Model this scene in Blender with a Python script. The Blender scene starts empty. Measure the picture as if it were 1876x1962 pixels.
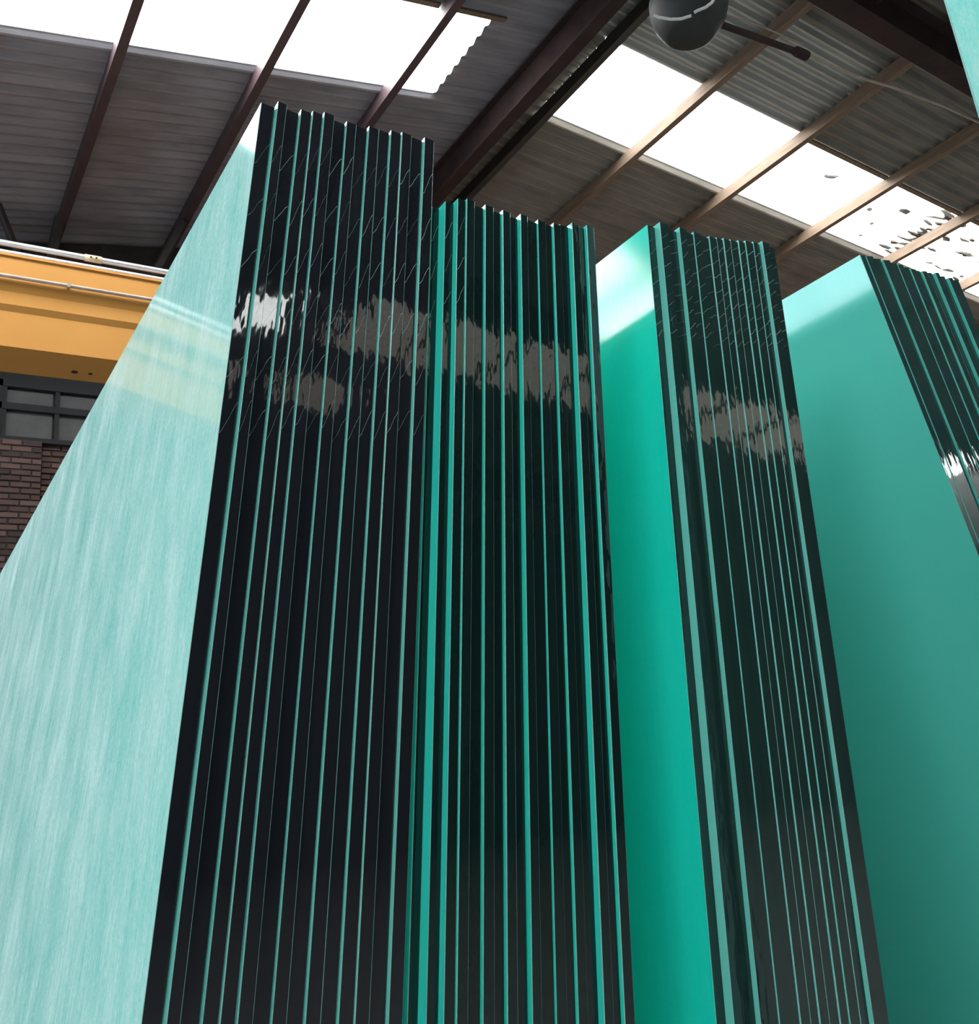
import bpy, bmesh, math, random
from mathutils import Vector, Matrix
random.seed(7)
C = bpy.context.scene.collection
SC = bpy.context.scene
D = bpy.data
tan, cos, sin, rad = math.tan, math.cos, math.sin, math.radians

# ---------------------------------------------------------------- camera
cam_d = D.cameras.new('camera'); cam = D.objects.new('camera', cam_d); C.objects.link(cam)
YAW, PITCH, ROLL, FPX = 0.56636347, 0.33031983, -0.10578894, 1798.655
fw = Vector((sin(YAW)*cos(PITCH), cos(YAW)*cos(PITCH), sin(PITCH)))
rt0 = Vector((cos(YAW), -sin(YAW), 0)); up0 = rt0.cross(fw)
rt = rt0*cos(ROLL)+up0*sin(ROLL); up = up0*cos(ROLL)-rt0*sin(ROLL)
m = Matrix((rt, up, -fw)).transposed().to_4x4(); m.translation = (0, 0, 1.6)
cam.matrix_world = m
cam_d.sensor_fit = 'VERTICAL'; cam_d.sensor_height = 36.0; cam_d.lens = FPX/1962*36
cam_d.shift_x = 83.83/1962; cam_d.shift_y = -111.25/1962
cam_d.clip_start = .02; cam_d.clip_end = 200
SC.camera = cam

# ---------------------------------------------------------------- sky, daylight, exposure
world = D.worlds.new('sky'); SC.world = world; world.use_nodes = True
bg = world.node_tree.nodes['Background']
bg.inputs[0].default_value = (0.94, 0.97, 1.0, 1); bg.inputs[1].default_value = 16.0
vs = SC.view_settings
vs.view_transform = 'Standard'; vs.look = 'None'; vs.gamma = 1; vs.use_curve_mapping = False
vs.exposure = 0.35
cy = SC.cycles
cy.max_bounces = 14; cy.diffuse_bounces = 5; cy.glossy_bounces = 6; cy.transmission_bounces = 12
cy.transparent_max_bounces = 12; cy.sample_clamp_indirect = 6; cy.caustics_refractive = False

# ---------------------------------------------------------------- helpers
def link(name, me, parent=None, loc=None):
    o = D.objects.new(name, me); C.objects.link(o)
    if loc is not None: o.location = loc
    if parent is not None: o.parent = parent
    return o
def empty(name, loc=(0, 0, 0)):
    o = D.objects.new(name, None); C.objects.link(o); o.location = loc; o.empty_display_size = .1; return o
def tag(o, label=None, cat=None, group=None, kind=None):
    if label: o['label'] = label
    if cat: o['category'] = cat
    if group: o['group'] = group
    if kind: o['kind'] = kind
    return o
def mesh(name, verts, faces, mats, fm=None, smooth=False):
    me = D.meshes.new(name); me.from_pydata([tuple(v) for v in verts], [], faces)
    for mt in (mats if isinstance(mats, (list, tuple)) else [mats]): me.materials.append(mt)
    if fm:
        for p, i in zip(me.polygons, fm): p.material_index = i
    if smooth:
        for p in me.polygons: p.use_smooth = True
    me.update(); return me
class MB:
    """collects simple solids into one mesh"""
    def __init__(s): s.v = []; s.f = []
    def box(s, a, b):
        n = len(s.v); x0, y0, z0 = a; x1, y1, z1 = b
        s.v += [(x0,y0,z0),(x1,y0,z0),(x1,y1,z0),(x0,y1,z0),(x0,y0,z1),(x1,y0,z1),(x1,y1,z1),(x0,y1,z1)]
        s.f += [tuple(n+i for i in q) for q in ((0,3,2,1),(4,5,6,7),(0,1,5,4),(1,2,6,5),(2,3,7,6),(3,0,4,7))]
        return s
    def hexa(s, P):
        n = len(s.v); s.v += [tuple(p) for p in P]
        s.f += [tuple(n+i for i in q) for q in ((0,3,2,1),(4,5,6,7),(0,1,5,4),(1,2,6,5),(2,3,7,6),(3,0,4,7))]
        return s
    def tube(s, pts, r, seg=10, caps=True):
        pts = [Vector(p) for p in pts]; n0 = len(s.v); k = len(pts); ref = None
        for i, p in enumerate(pts):
            t = (pts[min(i+1, k-1)]-pts[max(i-1, 0)]).normalized()
            if ref is None:
                ref = Vector((0, 0, 1)) if abs(t.z) < .9 else Vector((1, 0, 0))
            a = t.cross(ref).normalized(); b = a.cross(t); ref = b
            rr = r[i] if isinstance(r, (list, tuple)) else r
            for j in range(seg):
                q = 2*math.pi*j/seg; s.v.append(tuple(p+a*rr*cos(q)+b*rr*sin(q)))
        for i in range(k-1):
            for j in range(seg):
                s.f.append((n0+i*seg+j, n0+i*seg+(j+1) % seg, n0+(i+1)*seg+(j+1) % seg, n0+(i+1)*seg+j))
        if caps:
            s.f.append(tuple(n0+j for j in range(seg))[::-1]); s.f.append(tuple(n0+(k-1)*seg+j for j in range(seg)))
        return s
    def lathe(s, prof, o, ax=Vector((0, 0, 1)), seg=32):
        o = Vector(o); ax = Vector(ax).normalized(); a = ax.orthogonal().normalized(); b = ax.cross(a); n0 = len(s.v)
        for r, h in prof:
            for j in range(seg):
                q = 2*math.pi*j/seg; s.v.append(tuple(o+ax*h+a*r*cos(q)+b*r*sin(q)))
        for i in range(len(prof)-1):
            for j in range(seg):
                s.f.append((n0+i*seg+j, n0+i*seg+(j+1) % seg, n0+(i+1)*seg+(j+1) % seg, n0+(i+1)*seg+j))
        return s
    def build(s, name, mat, parent=None, smooth=False):
        return link(name, mesh(name, s.v, s.f, mat, smooth=smooth), parent)

# ---------------------------------------------------------------- materials
def mat(name):
    mt = D.materials.new(name); mt.use_nodes = True; nt = mt.node_tree
    return mt, nt, nt.nodes['Principled BSDF']
def N(nt, typ, **kw):
    n = nt.nodes.new(typ)
    for k, v in kw.items():
        if k.startswith('i_'):
            key = k[2:]; n.inputs[int(key) if key.isdigit() else key.replace('_', ' ')].default_value = v
        else: setattr(n, k, v)
    return n
def coords(nt, scale=(1, 1, 1), rot=(0, 0, 0), kind='Object'):
    t = N(nt, 'ShaderNodeTexCoord'); mp = N(nt, 'ShaderNodeMapping')
    mp.inputs['Scale'].default_value = scale; mp.inputs['Rotation'].default_value = rot
    nt.links.new(t.outputs[kind], mp.inputs[0]); return mp.outputs[0]
def ramp(nt, src, stops):
    r = N(nt, 'ShaderNodeValToRGB'); e = r.color_ramp.elements
    while len(e) < len(stops): e.new(.5)
    for el, (p, c) in zip(e, stops): el.position = p; el.color = c if len(c) == 4 else (*c, 1)
    nt.links.new(src, r.inputs[0]); return r.outputs[0]
def noise(nt, vec, scale, detail=4, rough=.6):
    n = N(nt, 'ShaderNodeTexNoise', i_Scale=scale, i_Detail=detail, i_Roughness=rough)
    nt.links.new(vec, n.inputs['Vector']); return n.outputs['Fac']
def bump(nt, bs, h, strength, dist):
    b = N(nt, 'ShaderNodeBump', i_Strength=strength, i_Distance=dist)
    nt.links.new(h, b.inputs['Height']); nt.links.new(b.outputs[0], bs.inputs['Normal'])
def simple(name, c1, c2, rough=.6, metal=0, nscale=6, stretch=(1, 1, 1), spec=.5, bmp=0):
    mt, nt, bs = mat(name); v = coords(nt, stretch)
    f = noise(nt, v, nscale)
    nt.links.new(ramp(nt, f, [(.3, c1), (.7, c2)]), bs.inputs['Base Color'])
    bs.inputs['Roughness'].default_value = rough; bs.inputs['Metallic'].default_value = metal
    bs.inputs['Specular IOR Level'].default_value = spec
    if bmp: bump(nt, bs, f, bmp, .01)
    return mt

M = {}
M['cement'] = simple('fibre_cement', (.19, .185, .215), (.30, .29, .33), .9, 0, 3.0, (.5, 3, 1))
M['cement_warm'] = simple('stained_fibre_cement', (.15, .135, .12), (.26, .235, .205), .9, 0, 2.2, (.5, 3, 1))
M['galv'] = simple('galvanised_sheet', (.36, .36, .345), (.46, .46, .44), .42, .5, 4, (.4, 1.5, 1))
M['red_steel'] = simple('red_oxide_steel', (.05, .032, .038), (.075, .046, .052), .55, 0, 5)
M['dark_steel'] = simple('dark_grey_steel', (.03, .027, .028), (.055, .048, .05), .6, 0, 5)
M['brown_steel'] = simple('brown_painted_steel', (.032, .021, .022), (.055, .034, .034), .8, 0, 5, (1, 1, 1), .15)
M['timber'] = simple('pine_timber', (.145, .098, .068), (.225, .155, .108), .75, 0, 6, (6, .6, 6))
M['yellow'] = simple('yellow_crane_paint', (.545, .25, .055), (.59, .28, .068), .33, 0, 1.2)
M['pipe'] = simple('galvanised_pipe', (.62, .62, .64), (.8, .8, .8), .3, .6, 8)
M['pipe_dark'] = simple('dull_grey_pipe', (.30, .25, .22), (.42, .36, .32), .45, .3, 8)
M['tape'] = simple('beige_joint_tape', (.62, .5, .3), (.75, .63, .42), .8, 0, 20)
M['black'] = simple('black_hole', (.01, .01, .01), (.02, .02, .02), .8)
M['lamp'] = simple('dark_green_enamel', (.012, .015, .015), (.022, .026, .025), .62, 0, 5)
M['wire'] = simple('pale_cable', (.5, .5, .5), (.68, .68, .68), .5, 0, 9)
M['cable'] = simple('grey_brown_cable', (.24, .19, .16), (.36, .3, .26), .6, 0, 9)
M['mortar'] = simple('old_mortar', (.045, .04, .038), (.07, .06, .058), .95, 0, 9)
M['concrete'] = simple('concrete', (.24, .24, .235), (.36, .36, .35), .85, 0, 2.5)
M['dirty_pane'] = simple('dirty_window_pane', (.045, .045, .046), (.07, .07, .07), .6, 0, 4)
M['frame'] = simple('dark_window_frame', (.008, .008, .010), (.014, .014, .017), .8)
M['litter'] = simple('dead_leaf_litter', (.05, .04, .03), (.12, .09, .06), .95, 0, 20)
M['rack'] = simple('rack_steel', (.06, .07, .09), (.1, .11, .14), .5, .2)
M['rubber'] = simple('rubber_strip', (.02, .02, .02), (.04, .04, .04), .8)

# bricks: each brick takes its own tone
mt, nt, bs = mat('red_brick'); oi = N(nt, 'ShaderNodeObjectInfo')
f = noise(nt, coords(nt), 14); mx = N(nt, 'ShaderNodeMath', operation='MULTIPLY_ADD'); mx.inputs[1].default_value = .35
nt.links.new(f, mx.inputs[0]); nt.links.new(oi.outputs['Random'], mx.inputs[2])
nt.links.new(ramp(nt, mx.outputs[0], [(.1, (.03, .021, .019)), (.3, (.062, .036, .031)), (.75, (.088, .049, .043)), (1.0, (.12, .07, .06))]), bs.inputs['Base Color'])
bs.inputs['Roughness'].default_value = .92; M['brick'] = mt
mt, nt, bs = mat('mixed_red_brick'); ge = N(nt, 'ShaderNodeNewGeometry')
nt.links.new(ramp(nt, ge.outputs['Random Per Island'], [(.05, (.03, .021, .019)), (.25, (.062, .036, .031)), (.75, (.088, .049, .043)), (1.0, (.12, .07, .06))]), bs.inputs['Base Color'])
bs.inputs['Roughness'].default_value = .92; M['brick_mixed'] = mt
mt, nt, bs = mat('brick_wall'); br = N(nt, 'ShaderNodeTexBrick', i_Scale=1.0)
br.inputs['Color1'].default_value = (.105, .055, .045, 1); br.inputs['Color2'].default_value = (.07, .04, .034, 1); br.inputs['Mortar'].default_value = (.055, .05, .048, 1)
br.inputs['Mortar Size'].default_value = .006; br.inputs['Brick Width'].default_value = .2; br.inputs['Row Height'].default_value = .066
nt.links.new(coords(nt, (1, 1, 1), (rad(90), 0, 0)), br.inputs['Vector']); nt.links.new(br.outputs[0], bs.inputs['Base Color'])
bs.inputs['Roughness'].default_value = .92; M['brickwall'] = mt

# translucent roof-light sheet
mt, nt, bs = mat('rooflight_sheet'); nt.nodes.remove(bs); out = nt.nodes['Material Output']
tr = N(nt, 'ShaderNodeBsdfTransparent'); tr.inputs[0].default_value = (.86, .86, .84, 1)
tl = N(nt, 'ShaderNodeBsdfTranslucent'); tl.inputs[0].default_value = (.9, .9, .86, 1)
mxs = N(nt, 'ShaderNodeMixShader'); mxs.inputs[0].default_value = .012
nt.links.new(tr.outputs[0], mxs.inputs[1]); nt.links.new(tl.outputs[0], mxs.inputs[2]); nt.links.new(mxs.outputs[0], out.inputs[0]); M['rooflight'] = mt
mt, nt, bs = mat('window_glass'); nt.nodes.remove(bs); out = nt.nodes['Material Output']
tr = N(nt, 'ShaderNodeBsdfTransparent'); tr.inputs[0].default_value = (.7, .75, .78, 1); gl = N(nt, 'ShaderNodeBsdfGlossy'); gl.inputs['Roughness'].default_value = .05
mxs = N(nt, 'ShaderNodeMixShader'); mxs.inputs[0].default_value = .08
nt.links.new(tr.outputs[0], mxs.inputs[1]); nt.links.new(gl.outputs[0], mxs.inputs[2]); nt.links.new(mxs.outputs[0], out.inputs[0]); M['window'] = mt

mt, nt, bs = mat('dirty_rooflight_sheet'); nt.nodes.remove(bs); out = nt.nodes['Material Output']
tr = N(nt, 'ShaderNodeBsdfTransparent'); tr.inputs[0].default_value = (.30, .285, .26, 1); nt.links.new(tr.outputs[0], out.inputs[0]); M['rooflight_dirty'] = mt  # grey-brown tint added to dim these roof-lights' reflections on the glass ends

# glass: broad faces (green body seen through a polished surface), cut ends, ground arrises
def N_sub(nt, src, k):
    q = N(nt, 'ShaderNodeMath', operation='SUBTRACT'); q.inputs[1].default_value = k; nt.links.new(src, q.inputs[0]); return q.outputs[0]
def glass_face(name, col, trans, dust, dustcol=(.62, .80, .76), rough=.04):
    mt, nt, bs = mat(name)
    bs.inputs['Base Color'].default_value = (*col, 1); bs.inputs['IOR'].default_value = 1.52
    bs.inputs['Roughness'].default_value = rough; bs.inputs['Transmission Weight'].default_value = trans
    if dust > 0:
        out = nt.nodes['Material Output']
        a = noise(nt, coords(nt, (1, 1.6, .8), (rad(14), 0, 0)), 4.0, 7, .74)
        b = noise(nt, coords(nt, (1, 10, .8), (rad(8), 0, 0)), 9, 5, .75)
        c = noise(nt, coords(nt, (1, 1, .6)), 190, 3, .9)
        m0 = N(nt, 'ShaderNodeMath', operation='MULTIPLY_ADD'); m0.inputs[1].default_value = .6; nt.links.new(b, m0.inputs[0]); nt.links.new(a, m0.inputs[2])
        m2 = N(nt, 'ShaderNodeMath', operation='MULTIPLY_ADD'); m2.inputs[1].default_value = .75; nt.links.new(c, m2.inputs[0]); nt.links.new(m0.outputs[0], m2.inputs[2])
        r = ramp(nt, N_sub(nt, m2.outputs[0], .65), [(.30, (dust*.22,)*3), (.52, (dust*.55,)*3), (.78, (dust,)*3)])
        df = N(nt, 'ShaderNodeBsdfDiffuse'); df.inputs[0].default_value = (*dustcol, 1)
        mx = N(nt, 'ShaderNodeMixShader'); nt.links.new(r, mx.inputs[0]); nt.links.new(bs.outputs[0], mx.inputs[1]); nt.links.new(df.outputs[0], mx.inputs[2])
        nt.links.new(mx.outputs[0], out.inputs[0])
    return mt
M['face_dusty'] = glass_face('dusty_green_glass', (.12, .88, .78), .15, .82, (.68, .84, .82), .07)
M['face_teal'] = glass_face('teal_green_glass', (.05, .93, .80), .08, .0)
M['face_glow'] = glass_face('emerald_glass', (.0, .88, .73), .08, .05, (.62, .80, .76), .11)
M['face_pale'] = glass_face('pale_green_glass', (.24, .86, .78), .08, .0)
M['face_sea'] = glass_face('sea_green_glass', (.15, .86, .76), .08, .06, (.62, .80, .76), .12)
def glass_end(name, col):
    mt, nt, bs = mat(name); bs.inputs['Base Color'].default_value = (*col, 1)
    bs.inputs['IOR'].default_value = 1.52; bs.inputs['Roughness'].default_value = .03
    oi = N(nt, 'ShaderNodeObjectInfo')
    t = N(nt, 'ShaderNodeTexCoord'); ad = N(nt, 'ShaderNodeVectorMath', operation='ADD')
    cm = N(nt, 'ShaderNodeCombineXYZ'); sc = N(nt, 'ShaderNodeMath', operation='MULTIPLY'); sc.inputs[1].default_value = 37.
    nt.links.new(oi.outputs['Random'], sc.inputs[0]); nt.links.new(sc.outputs[0], cm.inputs[2]); nt.links.new(t.outputs['Object'], ad.inputs[0]); nt.links.new(cm.outputs[0], ad.inputs[1])
    mp = N(nt, 'ShaderNodeMapping'); mp.inputs['Scale'].default_value = (1.6, 1, .55); nt.links.new(ad.outputs[0], mp.inputs[0])
    f = noise(nt, mp.outputs[0], 34, 2, .45)
    bump(nt, bs, f, .085, .004)
    return mt
M['end_black'] = glass_end('cut_glass_end_black', (.014, .016, .022))
M['end_green'] = glass_end('cut_glass_end_dark_green', (.007, .020, .020))
M['end_sea'] = glass_end('cut_glass_end_sea_green', (.014, .038, .036))
M['end_teal'] = glass_end('cut_glass_end_deep_teal', (.020, .058, .056))
M['arris'] = simple('ground_glass_arris', (.22, .50, .47), (.36, .66, .63), .3, 0, 60)
M['crack'] = simple('conchoidal_chip_line', (.25, .50, .47), (.5, .75, .72), .3, 0, 60)  # pale colour standing in for reflections of the top edge inside the glass

# ---------------------------------------------------------------- building shell
XR, ZR, TL, TR = 5.396, 8.60, tan(rad(10.03)), tan(rad(5.508))
XL0, XR1, Y0, Y1 = -6.9, 21.2, -18.0, 10.2
def zl(x): return ZR+(x-XR)*TL
def zr(x): return ZR-(x-XR)*TR
def zroof(x): return zl(x) if x < XR else zr(x)
W, NW = 1.172, 8; LAM, AMP = W/NW, .021

ceiling = tag(empty('ceiling', (XR, 0, ZR)), kind='structure')
def roof_sheet(x0, x1, material, ycells=1, seg=8, amp=AMP):
    """corrugated sheet from x0 to x1 lying on the roof slope, y from 0 to ycells*W"""
    v = []; f = []; n = ycells*NW*seg+1
    for j in range(n):
        y = ycells*W*j/(n-1); w = amp*(1+cos(2*math.pi*y/LAM))
        for x, up_ in ((x0, 0), (x1, 0), (x0, .007), (x1, .007)):
            v.append((x, y, zroof(x if abs(x-XR) > 1e-6 else x)+w+up_))
    for j in range(n-1):
        a, b = 4*j, 4*j+4
        f += [(a, a+1, b+1, b), (a+2, b+2, b+3, a+3), (a, b, b+2, a+2), (a+1, a+3, b+3, b+1)]
    f += [(0, 2, 3, 1), (4*n-4, 4*n-3, 4*n-1, 4*n-2)]
    return mesh('roof_sheet', v, f, material)
left_bays = [XL0-.3, -5.66, -4.26, -2.82, -1.40, 0.01, 1.40, 2.71, 4.08, XR]
right_bays = [XR, 5.965, 7.30, 8.85, 10.48, 12.0, 13.55, 15.1, 16.6, 18.1, 19.6, XR1+.3]
YL, YR_ = 5.65, 5.49              # one edge of the roof-light row on each slope
SKY_ROWS = (0, -7, -13)           # cell rows (counted from YL / YR_) fitted with roof-lights
cache = {}
for side, bays, yb in (('l', left_bays, YL), ('r', right_bays, YR_)):
    for bi in range(len(bays)-1):
        x0, x1 = bays[bi], bays[bi+1]
        rows = [k for k in range(-21, 5)]
        run = []
        for k in rows:
            y = yb+k*W
            if y+W < Y0-.2 or y > Y1+.2: continue
            sky = k in SKY_ROWS and not (side == 'r' and bi == 0)
            if k == -16 and ((side == 'l' and bi == 8) or (side == 'r' and bi in (0, 1))): sky = True
            if k == -14 and (side == 'r' or bi == 8): sky = True
            if k == -13 and side == 'l' and bi < 8: sky = False
            near = k >= -3
            if not near and not sky:
                run.append(k); continue
            part_l = side == 'l' and bi == 8 and sky and k > -10     # the last left roof-light stops short of the ridge
            kind = 'rooflight' if sky else ('cement' if side == 'l' else 'cement_warm')
            if sky and k < -10: kind = 'rooflight_dirty'
            if sky and k in (-13, -14) and (bi == 8 and side == 'l' or bi > 9): kind = 'rooflight'
            if side == 'r' and k == -1 and bi in (1, 2): kind = 'galv'
            if side == 'r' and k == -1 and bi == 0: kind = 'galv'
            segs = [(x0, x1, kind)] if not part_l else [(x0, 4.70, 'rooflight'), (4.66, x1, 'cement')]
            for a, b, kd in segs:
                key = (a, b, kd)
                if key not in cache: cache[key] = roof_sheet(a, b, M[kd], amp=.018 if side == 'l' else .030)
                link('roof_light' if kd.startswith('rooflight') else 'roof_sheet', cache[key], ceiling).location = (-XR, y, -ZR)
        # far-off and unseen rows behind the camera, joined
        v = []; ff = []
        for k in run:
            me = roof_sheet(x0, x1, M['cement'], 1, 2); n = len(v)
            v += [(p.co.x-XR, p.co.y+yb+k*W, p.co.z-ZR) for p in me.vertices]; ff += [tuple(n+i for i in p.vertices) for p in me.polygons]
            D.meshes.remove(me)
        if v: tag(link('roof_cladding', mesh('roof_cladding', v, ff, M['cement']), ceiling), kind='stuff')
def child(o): o.location = (-XR, 0, -ZR); return o
# ridge capping
mb = MB(); mb.hexa([(XR-.35, Y0, zl(XR-.35)+.075), (XR, Y0, ZR+.075), (XR, Y1, ZR+.075), (XR-.35, Y1, zl(XR-.35)+.075), (XR-.35, Y0, zl(XR-.35)+.09), (XR, Y0, ZR+.1), (XR, Y1, ZR+.1), (XR-.35, Y1, zl(XR-.35)+.09)])
mb.hexa([(XR, Y0, ZR+.075), (XR+.35, Y0, zr(XR+.35)+.075), (XR+.35, Y1, zr(XR+.35)+.075), (XR, Y1, ZR+.075), (XR, Y0, ZR+.1), (XR+.35, Y0, zr(XR+.35)+.09), (XR+.35, Y1, zr(XR+.35)+.09), (XR, Y1, ZR+.1)])
child(mb.build('ridge_cap', M['cement'], ceiling))
# portals that guide daylight sampling through each row of roof-lights
def portal(x0, x1, y, ln):
    la = D.lights.new('daylight_portal', 'AREA'); la.shape = 'RECTANGLE'; la.size = abs(x1-x0); la.size_y = ln; la.cycles.is_portal = True
    o = D.objects.new('daylight_portal', la); C.objects.link(o)
    z0, z1 = zroof(x0), zroof(x1); o.location = ((x0+x1)/2, y, (z0+z1)/2+.12); o.rotation_euler = (0, -math.atan2(z1-z0, x1-x0), 0)
for k in SKY_ROWS:
    portal(XL0 if k > -10 else 4.1, 4.7 if k > -10 else 5.4, YL+(k+.5)*W, W); portal(5.93, XR1, YR_+(k+.5)*W, W)

# purlins, ridge beam, rafters (parts of the ceiling)
def slope_bar(x, w, d, material, name, y0=Y0, y1=Y1):
    z = zroof(x+w/2)-.002
    mb = MB(); mb.box((x, y0, z-d), (x+w, y1, z)); return child(mb.build(name, material, ceiling))
for x in (-5.66, -4.26, -2.82, -1.42, -.02, 1.375, 2.68, 4.05): slope_bar(x-.01, .085, .165, M['red_steel'], 'purlin')
slope_bar(5.915, .085, .14, M['dark_steel'], 'purlin')
for x in (7.235, 8.78, 10.41, 11.93, 13.5, 15.05, 16.55, 18.05, 19.55): slope_bar(x, .085, .135, M['timber'], 'purlin')
def i_beam(mb, x, y0, y1, z0, z1, w, tf=.02, tw=.014):
    mb.box((x-w/2, y0, z0), (x+w/2, y1, z0+tf)); mb.box((x-w/2, y0, z1-tf), (x+w/2, y1, z1)); mb.box((x-tw/2, y0, z0+tf), (x+tw/2, y1, z1-tf))
mb = MB(); i_beam(mb, 5.43, Y0, Y1, ZR-.40, ZR-.02, .15); child(mb.build('ridge_beam', M['brown_steel'], ceiling))
def rafter(y, d=.54, w=.2, tf=.022, tw=.014):
    mb = MB()
    for x0, x1 in ((XL0, XR), (XR, XR1)):
        a, b = zroof(x0+1e-4)-.15, zroof(x1-1e-4)-.15
        for (h0, h1, hw) in ((-d, -d+tf, w/2), (-tf, 0, w/2), (-d+tf, -tf, tw/2)):
            mb.hexa([(x0, y-hw, a+h0), (x1, y-hw, b+h0), (x1, y+hw, b+h0), (x0, y+hw, a+h0), (x0, y-hw, a+h1), (x1, y-hw, b+h1), (x1, y+hw, b+h1), (x0, y+hw, a+h1)])
    return child(mb.build('rafter', M['brown_steel'], ceiling))
RY = 3.62
for y in (RY, -2.6, -8.0, -14.2): rafter(y)
for i, (x, dz) in enumerate(((7.6, -.12), (8.25, -.42), (8.7, -.36), (9.3, -.30))):          # cleat bolts on the rafter web
    mb = MB(); mb.lathe([(0, -.03), (.03, -.03), (.035, 0), (.035, .02), (0, .02)], (x, RY-.03, zr(x)-.2+dz), (0, -1, 0), 10); child(mb.build('cleat_bolt', M['red_steel'], ceiling))
# timber laths along the edge of the roof-lights
def lath(x0, x1, y, w=.055, d=.03):
    a, b = zroof(x0), zroof(x1); mb = MB()
    mb.hexa([(x0, y, a-d), (x1, y, b-d), (x1, y+w, b-d), (x0, y+w, a-d), (x0, y, a), (x1, y, b), (x1, y+w, b), (x0, y+w, a)])
    return child(mb.build('edge_lath', M['timber'], ceiling))
lath(2.9, 4.02, YL-.07); lath(4.1, 4.78, YL-.07); lath(8.9, 10.40, YR_-.06); lath(10.5, 11.92, YR_-.06); lath(12.02, 13.48, YR_-.06)

# floor and walls
def struct(name, mb, material): return tag(mb.build(name, material), kind='structure')
struct('floor', MB().box((XL0, Y0, -.15), (XR1, Y1, 0)), M['concrete'])
def gable(name, y0, y1, material, zbase=0.):
    v = []; pts = [(XL0, zbase), (XR1, zbase), (XR1, zr(XR1)), (XR, ZR), (XL0, zl(XL0))]
    for y in (y0, y1): v += [(x, y, z) for x, z in pts]
    f = [(0, 1, 2, 3, 4), (9, 8, 7, 6, 5)]+[(i, i+5, (i+1) % 5+5, (i+1) % 5) for i in range(5)]
    return tag(link(name, mesh(name, v, f, material)), kind='structure')
wall_far = gable('wall_far', Y1, Y1+.3, M['mortar'])
wl = MB(); wl.box((XL0-.3, Y0, 0), (XL0, Y1, 2.6)); wl.box((XL0-.3, Y0, 4.4), (XL0, Y1, zl(XL0))); wl.box((XL0-.3, Y0, 2.6), (XL0, 2.0, 4.4)); wl.box((XL0-.3, 8.6, 2.6), (XL0, Y1, 4.4))
struct('wall_left', wl, M['concrete'])
struct('wall_right', MB().box((XR1, Y0, 0), (XR1+.3, Y1, zr(XR1))), M['concrete'])
wn = MB(); wn.box((XL0, Y0-.3, 0), (0., Y0, 6.4)); wn.box((6., Y0-.3, 0), (XR1, Y0, 6.4)); wn.box((0., Y0-.3, 0), (6., Y0, 6.4))
struct('wall_near', wn, M['mortar'])
wg = []; pts = [(XL0, 6.4), (XR1, 6.4), (XR1, zr(XR1)), (XR, ZR), (XL0, zl(XL0))]
for y in (Y0-.3, Y0): wg += [(x, y, z) for x, z in pts]
tag(link('wall_near_gable', mesh('wall_near_gable', wg, [(0, 1, 2, 3, 4), (9, 8, 7, 6, 5)]+[(i, i+5, (i+1) % 5+5, (i+1) % 5) for i in range(5)], M['mortar'])), kind='structure')
# left wall glazing
win = tag(empty('window_2', (XL0-.15, 5.3, 2.6)), kind='structure')
for i in range(6):
    ya = 2.0+i*1.1; mb = MB(); mb.box((-.01, ya-5.3+.03, .03), (.01, ya-5.3+1.07, 1.77)); mb.build('pane', M['window'], win)
mb = MB()
for i in range(7): mb.box((-.04, 2.0+i*1.1-5.3-.03, 0), (.04, 2.0+i*1.1-5.3+.03, 1.8))
mb.box((-.04, -3.3, -.03), (.04, 3.3, .03)); mb.box((-.04, -3.3, 1.77), (.04, 3.3, 1.83)); mb.build('window_frame', M['frame'], win)
la = D.lights.new('window_portal', 'AREA'); la.shape = 'RECTANGLE'; la.size = 1.8; la.size_y = 6.6; la.cycles.is_portal = True
o = D.objects.new('window_portal', la); C.objects.link(o); o.location = (XL0-.25, 5.3, 3.5); o.rotation_euler = (0, rad(-90), 0)

# far wall: brickwork laid brick by brick where it is seen, steel window above it
BW, BH = .2, .066; shapes = []
for k in range(4):
    w, h, p = BW-.012+random.uniform(-.003, .003), BH-.010, .012+.004*k; c = .004
    v = [(0, 0, 0), (w, 0, 0), (w, 0, h), (0, 0, h), (c, -p, c), (w-c, -p, c), (w-c, -p, h-c), (c, -p, h-c)]
    shapes.append(mesh('brick', v, [(4, 5, 6, 7), (0, 1, 5, 4), (1, 2, 6, 5), (2, 3, 7, 6), (3, 0, 4, 7)], M['brick']))
v = [(0, 0, 0), (.09, 0, 0), (.09, 0, BH-.01), (0, 0, BH-.01), (.004, -.015, .004), (.086, -.015, .004), (.086, -.015, BH-.014), (.004, -.015, BH-.014)]
half_brick = mesh('brick', v, [(4, 5, 6, 7), (0, 1, 5, 4), (1, 2, 6, 5), (2, 3, 7, 6), (3, 0, 4, 7)], M['brick'])
for r in range(33):
    z = 5.40-(r+1)*BH
    lim = 2.40-.030*r
    def lay(x, y, half=False):
        ob = link('brick', half_brick if half else random.choice(shapes), wall_far); ob.location = (x, y, z)
    yp, yw = Y1-.081, Y1-.001
    if r % 2:
        lay(.89, yp); lay(1.09, yp); lay(1.29, yp, True); lay(1.39, yw, True); x = 1.49
    else:
        lay(.79, yp); lay(.99, yp); lay(1.19, yp); x = 1.39
    while x < lim: lay(x, yw); x += BW
mb = MB().box((.78, Y1-.08, 3.0), (1.38, Y1-.001, 5.40)); tag(mb.build('trim_1', M['mortar']), kind='structure')
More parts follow.
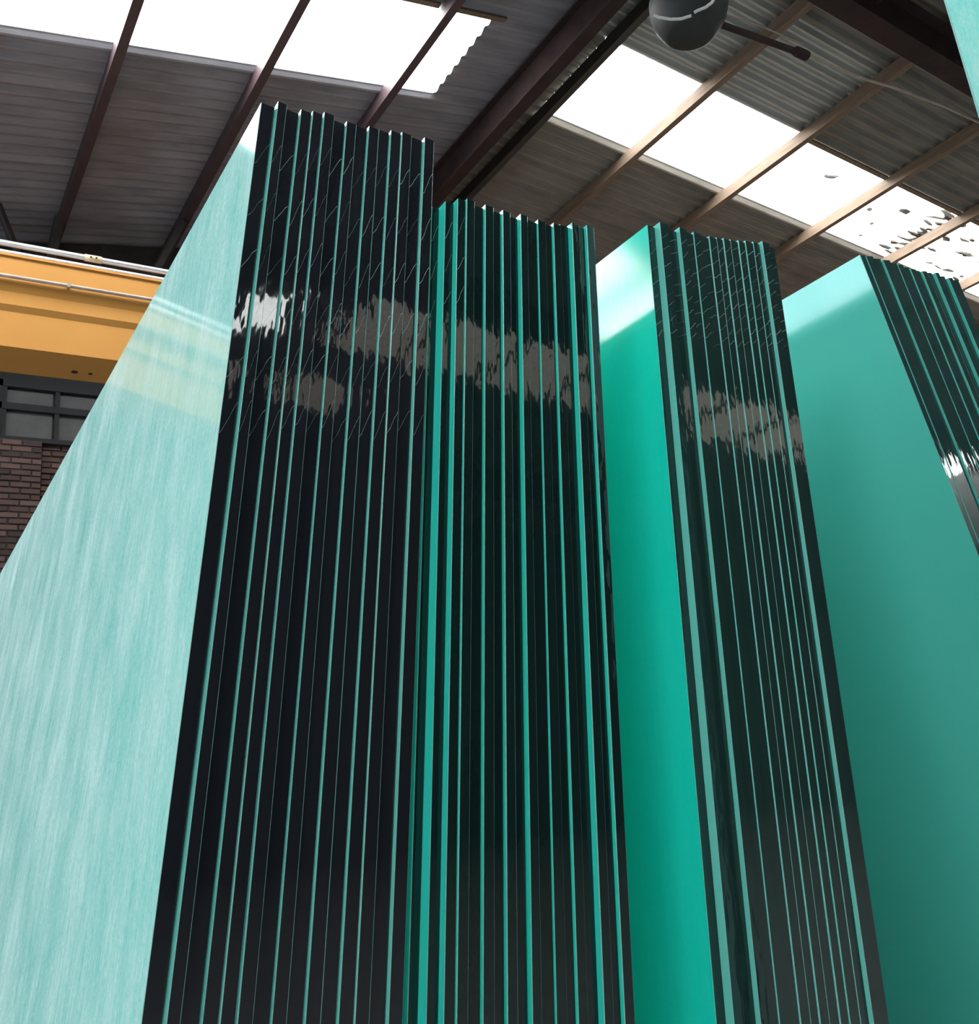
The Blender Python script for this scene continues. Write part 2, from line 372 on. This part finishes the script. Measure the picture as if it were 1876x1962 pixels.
# the rest of the brickwork, past the bricks laid one by one
v = []; f = []
for rr in range(81):
    z = 5.40-(rr+1)*BH
    for xa, xb in ((-5.0, .78), (2.45, 6.5)) if rr < 33 else ((-5.0, 6.5),):
        x = xa+(.5*BW if rr % 2 else 0)
        while x+BW < xb+.1:
            n = len(v); p = random.uniform(.010, .020); w = min(BW-.012, xb-x); h = BH-.01
            v += [(x, Y1, z), (x+w, Y1, z), (x+w, Y1, z+h), (x, Y1, z+h), (x+.004, Y1-p, z+.004), (x+w-.004, Y1-p, z+.004), (x+w-.004, Y1-p, z+h-.004), (x+.004, Y1-p, z+h-.004)]
            f += [tuple(n+i for i in q) for q in ((4, 5, 6, 7), (0, 1, 5, 4), (1, 2, 6, 5), (2, 3, 7, 6), (3, 0, 4, 7))]
            x += BW
tag(link('brickwork', mesh('brickwork', v, f, M['brick_mixed']), wall_far), kind='stuff')
W1X, W1Z = .98, 5.42
w1 = tag(empty('window_1', (W1X, Y1, W1Z)), kind='structure')
PX, PZ = .50, .40
xs = [0+.53*i for i in range(12)]
for i, x in enumerate(xs):
    for z, h in ((.02, .30), (.40, .17)):
        a = .06 if (i % 2) else 0
        mb = MB().box((x+.04, -.02, z+.01-(a if z < .1 else 0)*0), (x+.50, -.008, z+h)); mb.build('pane', M['dirty_pane'], w1)
mb = MB()
for x in xs+[12*.53]: mb.box((x-.01, -.06, -.02), (x+.035, -.003, .95))
mb.box((-.6, -.07, -.03), (6.4, -.003, .02)); mb.box((-.6, -.07, .325), (6.4, -.003, .40)); mb.box((-.6, -.07, .585), (6.4, -.003, .66)); mb.box((-.6, -.05, .60), (6.4, -.003, 1.0)); mb.box((-.7, -.07, -.03), (-.01, -.003, .98))
mb.build('window_frame', M['frame'], w1)
# wall-head beam and bracing near the far wall
mb = MB(); mb.hexa([(-2, 9.55, 7.05), (8, 9.55, 7.35), (8, 9.7, 7.35), (-2, 9.7, 7.05), (-2, 9.55, 7.25), (8, 9.55, 7.55), (8, 9.7, 7.55), (-2, 9.7, 7.25)])
tag(mb.build('trim_2', M['brown_steel']), kind='structure')
mb = MB(); mb.tube([(1.05, 9.6, 7.15), (.75, 9.4, 7.75)], .04, 8); mb.tube([(2.35, 9.6, 7.2), (2.68, 9.3, 7.95)], .05, 8); mb.tube([(1.3, 9.6, 7.2), (1.38, 9.5, 7.8)], .06, 8)
tag(mb.build('trim_3', M['dark_steel']), kind='structure')

# ---------------------------------------------------------------- overhead crane
CY, CZ0, CZ1, CX0, CX1 = 7.5, 5.20, 6.02, -6.45, 20.7
crane = tag(empty('overhead_crane', (0, CY, CZ0)), 'yellow overhead crane girder with pale conductor pipes below the left roof', 'crane')
# box girder: front web with two added slopes that darken like pipe shadows, top and bottom plates
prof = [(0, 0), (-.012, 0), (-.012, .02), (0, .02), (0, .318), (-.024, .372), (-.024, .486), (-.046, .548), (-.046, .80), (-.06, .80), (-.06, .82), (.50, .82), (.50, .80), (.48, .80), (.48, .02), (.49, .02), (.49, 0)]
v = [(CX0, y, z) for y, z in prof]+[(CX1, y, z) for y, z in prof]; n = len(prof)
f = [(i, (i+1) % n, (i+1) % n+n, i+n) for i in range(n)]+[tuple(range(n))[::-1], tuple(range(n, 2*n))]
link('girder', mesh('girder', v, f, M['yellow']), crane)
for dy, dz, r, nm, mk in ((0, .945, .025, 'conductor_pipe', 'pipe'), (-.02, .845, .023, 'conductor_pipe', 'pipe'), (-.075, .60, .016, 'conduit', 'pipe_dark')):
    mb = MB().tube([(CX0, dy, dz), (CX1, dy, dz)], r, 12); mb.build(nm, M[mk], crane, True)
mb = MB().tube([(1.30, 0, .945), (1.44, 0, .945)], .031, 12); tp = mb.build('joint_sleeve', M['tape'], crane, True); tag(tp, 'beige taped pipe joint')
for x in (1.34, 1.385):
    mb = MB().box((x, -.034, .935), (x+.014, -.024, .95)); mb.build('sleeve_slot', M['black'], tp)
for i, x in enumerate([-5.5+1.8*k for k in range(13)]):
    x += .5
    mb = MB(); mb.box((x, .01, .81), (x+.03, .03, .95)); mb.box((x, -.02, .81), (x+.03, .03, .83)); mb.build('pipe_bracket', M['rack'], crane)
    mb = MB().box((x+.755, -.092, .582), (x+.78, -.027, .618)); mb.build('conduit_clip', M['pipe_dark'], crane)
for x, s in ((1.30, .028), (1.43, .018)):
    mb = MB().lathe([(0, -.004), (s, -.004), (s, .0), (0, .0)], (x, .32, 0), (0, 0, 1), 12); tag(mb.build('flange_hole', M['black'], crane), 'small dark bolt hole')
for x, s in ((-6.55, 0), (20.6, 0)):
    mb = MB(); mb.box((x-.15, -.9, -.02), (x+.25, 1.4, .38)); mb.build('end_carriage', M['yellow'], crane)
for x, xw in ((-6.5, XL0), (20.75, XR1)):
    rb = MB(); i_beam(rb, x, Y0, Y1, CZ0-.55, CZ0-.06, .22)
    for k in range(5):
        y = Y0+1+k*6.6; rb.box((min(x, xw), y, CZ0-.75), (max(x, xw), y+.2, CZ0-.55))
    rb.box((x-.03, Y0, CZ0-.06), (x+.03, Y1, CZ0-.02))
    o = rb.build('crane_runway_beam', M['dark_steel']); tag(o, 'dark steel crane runway beam along the '+('left' if x < 0 else 'right')+' wall', 'beam')

# ---------------------------------------------------------------- hanging lamp, bar and cable
ax = Vector((.06, -.1, 1)).normalized(); LP = Vector((4.86, 3.64, 6.62))
lamp = tag(empty('hanging_lamp', LP), 'dark bowl-shaped high-bay lamp with pale looped cable under the right roof', 'lamp')

mb = MB().lathe([(0, 0), (.16, .0), (.185, .015), (.22, .06), (.265, .14), (.288, .23), (.292, .31), (.282, .31), (.25, .14), (.16, .035), (0, .03)], (0, 0, 0), ax, 40); mb.build('lamp_shade', M['lamp'], lamp, True)
mb = MB().lathe([(.285, .31), (.25, .36), (.19, .50), (.11, .60), (.10, .75), (0, .76)], (0, 0, 0), ax, 32); mb.build('lamp_housing', M['lamp'], lamp, True)
mb = MB().tube([(.02, -.05, .7), (.05, -.02, 1.30)], .02, 8); mb.build('drop_rod', M['dark_steel'], lamp)
def rel(pts): return [Vector(p)-LP for p in pts]
mb = MB().tube(rel([(4.441, 3.596, 6.611), (4.475, 3.583, 6.59), (4.543, 3.539, 6.56), (4.596, 3.492, 6.544), (4.642, 3.435, 6.541)]), .011, 8); mb.build('looped_cable', M['wire'], lamp)
mb = MB().tube(rel([(4.648, 3.412, 6.551), (4.662, 3.388, 6.554), (4.694, 3.343, 6.555), (4.714, 3.299, 6.566), (4.718, 3.256, 6.59)]), .011, 8); mb.build('looped_cable', M['wire'], lamp)
mb = MB().tube(rel([(4.906, 3.56, 6.75), (5.16, 3.546, 6.75), (5.95, 3.496, 6.75)]), .026, 8); mb.tube(rel([(5.90, 3.497, 6.752), (6.03, 3.495, 6.75)]), .04, 8); mb.build('mounting_arm', M['brown_steel'], lamp)
mb = MB().tube(rel([(4.962, 3.50, 6.80), (5.223, 3.48, 6.79), (5.533, 3.46, 6.80), (5.761, 3.46, 6.80), (5.958, 3.45, 6.795)]), .007, 6); mb.build('feed_wire', M['cable'], lamp)
mb = MB().tube([(6.08, 3.495, 6.752), (6.948, 3.57, 6.9), (7.403, 3.60, 7.0), (8.234, 3.63, 7.1), (8.934, 3.66, 7.15), (9.8, 3.63, 7.13), (11.5, 3.62, 7.22), (13.5, 3.62, 7.11)], .011, 8)
tag(mb.build('hanging_cable', M['cable']), 'long thin pale cable strung from the lamp arm towards the right wall', 'cable')
# leaf litter lying on the outside of the far right roof-lights
v = []; f = []
def clump(x, y, a, b, rot):
    z = zr(x)+.072; n = len(v); k = 7
    for h in (0, .02):
        for j in range(k):
            q = 2*math.pi*j/k; r = random.uniform(.6, 1.25); px, py = a*r*cos(q), b*r*sin(q)
            v.append((x+px*cos(rot)-py*sin(rot), y+px*sin(rot)+py*cos(rot), z+h))
    f.append(tuple(range(n, n+k))[::-1]); f.append(tuple(range(n+k, n+2*k)))
    for j in range(k): f.append((n+j, n+(j+1) % k, n+k+(j+1) % k, n+k+j))
for x, y, a, b in ((9.9, 5.85, .10, .035), (11.35, 5.85, .12, .05), (11.2, 6.25, .03, .03), (10.9, 6.05, .05, .03), (10.75, 6.45, .03, .02), (11.3, 6.5, .04, .02)):
    clump(x, y, a, b, random.uniform(-.3, .3))
for i in range(16):
    x = 11.99+random.uniform(.02, .16)*(1 if i % 2 else -1); clump(x, 5.6+.065*i, random.uniform(.10, .22), random.uniform(.02, .04), random.uniform(-.2, .2))
for i in range(30):
    clump(random.uniform(12.2, 14.8), random.uniform(5.6, 6.6), random.uniform(.04, .2), random.uniform(.015, .04), random.uniform(-.2, .2))
child(tag(link('leaf_litter', mesh('leaf_litter', v, f, M['litter']), ceiling), 'dark dead leaf litter', kind='stuff'))

# ---------------------------------------------------------------- stacks of glass on racks
ZB, LEN = .22, 3.3
ORD = ['first', 'second', 'third', 'fourth', 'fifth', 'sixth', 'seventh', 'eighth', 'ninth', 'tenth', 'eleventh', 'twelfth', 'thirteenth', 'fourteenth', 'fifteenth', 'sixteenth', 'seventeenth', 'eighteenth']
def sheet_mesh(t, ln, h, c, mats, z0=0.):
    bm = bmesh.new(); bmesh.ops.create_cube(bm, size=1)
    for q in bm.verts: q.co = Vector(((q.co.x+.5)*t, (q.co.y+.5)*ln, (q.co.z+.5)*h))
    bmesh.ops.bevel(bm, geom=list(bm.edges), offset=c, segments=1, affect='EDGES')
    for p in bm.faces:
        n = p.normal; p.material_index = 0 if abs(n.x) > .95 else (1 if max(abs(n.y), abs(n.z)) > .95 else 2)
    me = D.meshes.new('glass_sheet'); bm.to_mesh(me); bm.free()
    for mt in mats: me.materials.append(mt)
    return me
def reflection_lines(o, t, h, first, step, rise, n, wid, rnd):
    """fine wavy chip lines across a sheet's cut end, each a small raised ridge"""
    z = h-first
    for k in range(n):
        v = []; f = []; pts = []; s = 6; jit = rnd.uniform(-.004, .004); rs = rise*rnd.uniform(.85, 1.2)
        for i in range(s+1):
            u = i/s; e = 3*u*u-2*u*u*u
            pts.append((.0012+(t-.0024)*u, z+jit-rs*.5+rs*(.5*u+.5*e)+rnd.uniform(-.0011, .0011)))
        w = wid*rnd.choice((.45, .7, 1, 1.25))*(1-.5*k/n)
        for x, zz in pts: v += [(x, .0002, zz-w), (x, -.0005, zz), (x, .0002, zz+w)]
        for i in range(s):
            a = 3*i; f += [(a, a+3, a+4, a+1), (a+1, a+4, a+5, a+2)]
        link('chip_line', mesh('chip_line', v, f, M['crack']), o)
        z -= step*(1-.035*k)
STACKS = {
'tall left stack': (8.2, 'end_black', [(0.0689, 0.0207, 1.0, 2.5), (0.0895, 0.0139, 0.9898, 2.5011), (0.1034, 0.0218, 1.001, 2.5023), (0.1252, 0.0165, 0.9948, 2.5034), (0.1417, 0.0163, 0.9926, 2.5046), (0.1581, 0.0163, 0.9894, 2.5057), (0.1744, 0.0218, 1.0014, 2.5069), (0.1962, 0.0162, 0.9972, 2.508), (0.2124, 0.0194, 1.001, 2.5091), (0.2318, 0.0168, 0.9968, 2.5103), (0.2486, 0.0185, 0.999, 2.5114), (0.2671, 0.0171, 0.9948, 2.5126), (0.2841, 0.0176, 0.9926, 2.5137), (0.3017, 0.0213, 0.999, 2.5149), (0.323, 0.0174, 0.9928, 2.516)]),
'low second stack': (7.9, 'end_green', [(0.3554, 0.0132, 1.0, 2.398), (0.3685, 0.0148, 0.9827, 2.4001), (0.3833, 0.0144, 0.9719, 2.4022), (0.3978, 0.0147, 0.9696, 2.4044), (0.4125, 0.0228, 0.9816, 2.4065), (0.4353, 0.0156, 0.9769, 2.4086), (0.4509, 0.0205, 0.9889, 2.4107), (0.4714, 0.0152, 0.9836, 2.4128), (0.4867, 0.0212, 0.9956, 2.4149), (0.5079, 0.014, 0.9877, 2.4171), (0.5219, 0.0256, 0.999, 2.4192), (0.5474, 0.0159, 0.996, 2.4213), (0.5634, 0.0171, 1.003, 2.4234), (0.5805, 0.0153, 0.9986, 2.4255), (0.5958, 0.0168, 1.001, 2.4276), (0.6126, 0.0157, 0.9911, 2.4298), (0.6283, 0.0165, 0.999, 2.4319), (0.6448, 0.0166, 0.9931, 2.434)]),
'third stack': (7.4, 'end_sea', [(0.8083, 0.0174, 1.0, 2.474), (0.8257, 0.0198, 0.9866, 2.4762), (0.8455, 0.0314, 0.9986, 2.4784), (0.8769, 0.0168, 0.9909, 2.4806), (0.8937, 0.0253, 0.999, 2.4828), (0.919, 0.0182, 0.9976, 2.485), (0.9372, 0.0257, 1.003, 2.4872), (0.9629, 0.0202, 1.0016, 2.4894), (0.9831, 0.0173, 1.0026, 2.4916), (1.0004, 0.0193, 1.0012, 2.4938), (1.0197, 0.0205, 1.0022, 2.496), (1.0402, 0.0181, 1.0008, 2.4982), (1.0584, 0.021, 0.9994, 2.5004), (1.0794, 0.018, 0.999, 2.5026), (1.0974, 0.0206, 0.9925, 2.5048), (1.118, 0.0265, 1.003, 2.507)]),
'fourth stack': (-10.2, 'end_teal', [(2.1356, 0.0189, 1.0, 2.549), (2.1545, 0.0257, 0.9987, 2.5496), (2.1802, 0.0301, 1.001, 2.5503), (2.2102, 0.0265, 0.9966, 2.5509), (2.2367, 0.0281, 0.999, 2.5516), (2.2648, 0.0209, 0.9983, 2.5522), (2.2858, 0.0291, 1.003, 2.5529), (2.3149, 0.0215, 1.001, 2.5535), (2.3364, 0.0181, 1.002, 2.5541), (2.3545, 0.022, 0.9983, 2.5548), (2.3765, 0.0193, 0.999, 2.5554), (2.3958, 0.018, 0.9928, 2.5561), (2.4138, 0.0407, 1.003, 2.5567), (2.4545, 0.0185, 0.9968, 2.5574), (2.473, 0.0306, 1.001, 2.558)]),
}
TEXT = {'tall left stack': 'thick dark-ended glass sheet, %s from the left in the tallest stack',
        'low second stack': 'green-edged glass sheet, %s from the left in the lower second stack',
        'third stack': 'sea-green glass sheet, %s from the left in the third stack',
        'fourth stack': 'teal glass sheet, %s from the left in the stack leaning left at far right'}
for nm, (g, endm, rows) in STACKS.items():
    rnd = random.Random(nm)
    for i, (x, T, y, zt) in enumerate(rows):
        h = (zt-ZB)/cos(rad(g)); t = T*cos(rad(g))-.0006
        face = {'fourth stack': 'face_sea', 'tall left stack': 'face_pale', 'third stack': 'face_glow' if i == 0 else 'face_pale'}.get(nm, 'face_teal')
        if nm == 'tall left stack' and i == 0: face = 'face_dusty'
        c = rnd.choice((.0004, .0006, .0009))
        o = link('glass_sheet', sheet_mesh(t, LEN, h, c, [M[face], M[endm], M['arris']]))
        o.location = (x, y, ZB); o.rotation_euler = (0, rad(g), 0)
        lab = TEXT[nm] % ORD[i]
        if i == 0: lab = {'tall left stack': 'outermost dusty glass sheet of the tallest stack, broad pale aqua face towards the crane',
                          'low second stack': 'dark glass sheet first from the left in the lower second stack, touching the tallest stack',
                          'third stack': 'emerald glass sheet first from the left in the third stack, broad glowing face',
                          'fourth stack': 'teal glass sheet first in the left-leaning stack, broad sea-green face'}[nm]
        tag(o, lab, 'glass sheet', 'glass sheets of the '+nm)
        if nm == 'tall left stack': reflection_lines(o, t, h, .085+rnd.uniform(-.01, .01), .085, .038, 6, .0007, rnd)
        elif nm == 'low second stack' and i < 3: reflection_lines(o, t, h, .05, .06, .03, 3, .0006, rnd)
        elif nm == 'third stack': reflection_lines(o, t, h, .026+rnd.uniform(-.006, .006), .031, .014, 8, .0005, rnd)
for i in range(3):
    g = 4.6; o = link('glass_sheet', sheet_mesh(.019, .22, 2.84, .001, [M['face_dusty'], M['end_teal'], M['arris']]))
    o.location = (1.290+i*.0205, -.38+.76+.012*(i % 2), ZB); o.rotation_euler = (0, rad(g), 0)
    tag(o, ['pale aqua glass sheet at the top right corner, outermost of its stack', 'pale aqua glass sheet at the top right corner, middle one of three', 'pale aqua glass sheet at the top right corner, hindmost of its stack'][i], 'glass sheet', 'glass sheets of the top right stack')

def leaning_post(mb, x, g, w, y, z1, side):
    """inclined post whose one face follows a leaning stack"""
    k = tan(rad(g)); dy = .06
    xa0, xa1 = (x, x+w) if side > 0 else (x-w, x)
    dz0, dz1 = 0.14-ZB, z1-ZB
    P = [(xa0+dz0*k, y, .14), (xa1+dz0*k, y, .14), (xa1+dz0*k, y+dy, .14), (xa0+dz0*k, y+dy, .14), (xa0+dz1*k, y, z1), (xa1+dz1*k, y, z1), (xa1+dz1*k, y+dy, z1), (xa0+dz1*k, y+dy, z1)]
    mb.hexa(P)
rack = tag(empty('glass_rack', (1.2, 2.6, 0)), 'dark blue-grey steel A-frame rack standing under the four glass stacks', 'rack')
rack.location = (0, 0, 0)
for y in (1.65, 2.75, 3.85):
    MB().box((-.05, y, .0), (2.75, y+.14, .14)).build('skid', M['rack'], rack)
    MB().box((-.03, y, .14), (1.16, y+.14, ZB-.006)).build('bearer', M['rubber'], rack)
    MB().box((2.10, y, .14), (2.70, y+.14, ZB-.001)).build('bearer', M['rubber'], rack)
    mb = MB(); leaning_post(mb, .6645, 7.9, .055, y+.04, 2.2, 1); mb.build('rest_post', M['rack'], rack)
    mb = MB(); leaning_post(mb, 1.150, 7.4, .06, y+.04, 2.3, 1); mb.build('rest_post', M['rack'], rack)
    mb = MB(); leaning_post(mb, 2.130, -10.2, .06, y+.04, 2.3, -1); mb.build('rest_post', M['rack'], rack)
    MB().box((1.20+.1, y+.05, 1.0), (1.93, y+.09, 1.06)).build('tie_bar', M['rack'], rack)
rk = tag(empty('glass_rack', (0, 0, 0)), 'steel rack under the glass at the top right corner', 'rack')
for y in (.43,):
    MB().box((1.25, y, 0), (2.2, y+.12, .14)).build('skid', M['rack'], rk)
    MB().box((1.27, y, .14), (1.40, y+.12, ZB-.004)).build('bearer', M['rubber'], rk)
    mb = MB(); leaning_post(mb, 1.3535, 4.6, .06, y+.03, 2.6, 1); mb.build('rest_post', M['rack'], rk)
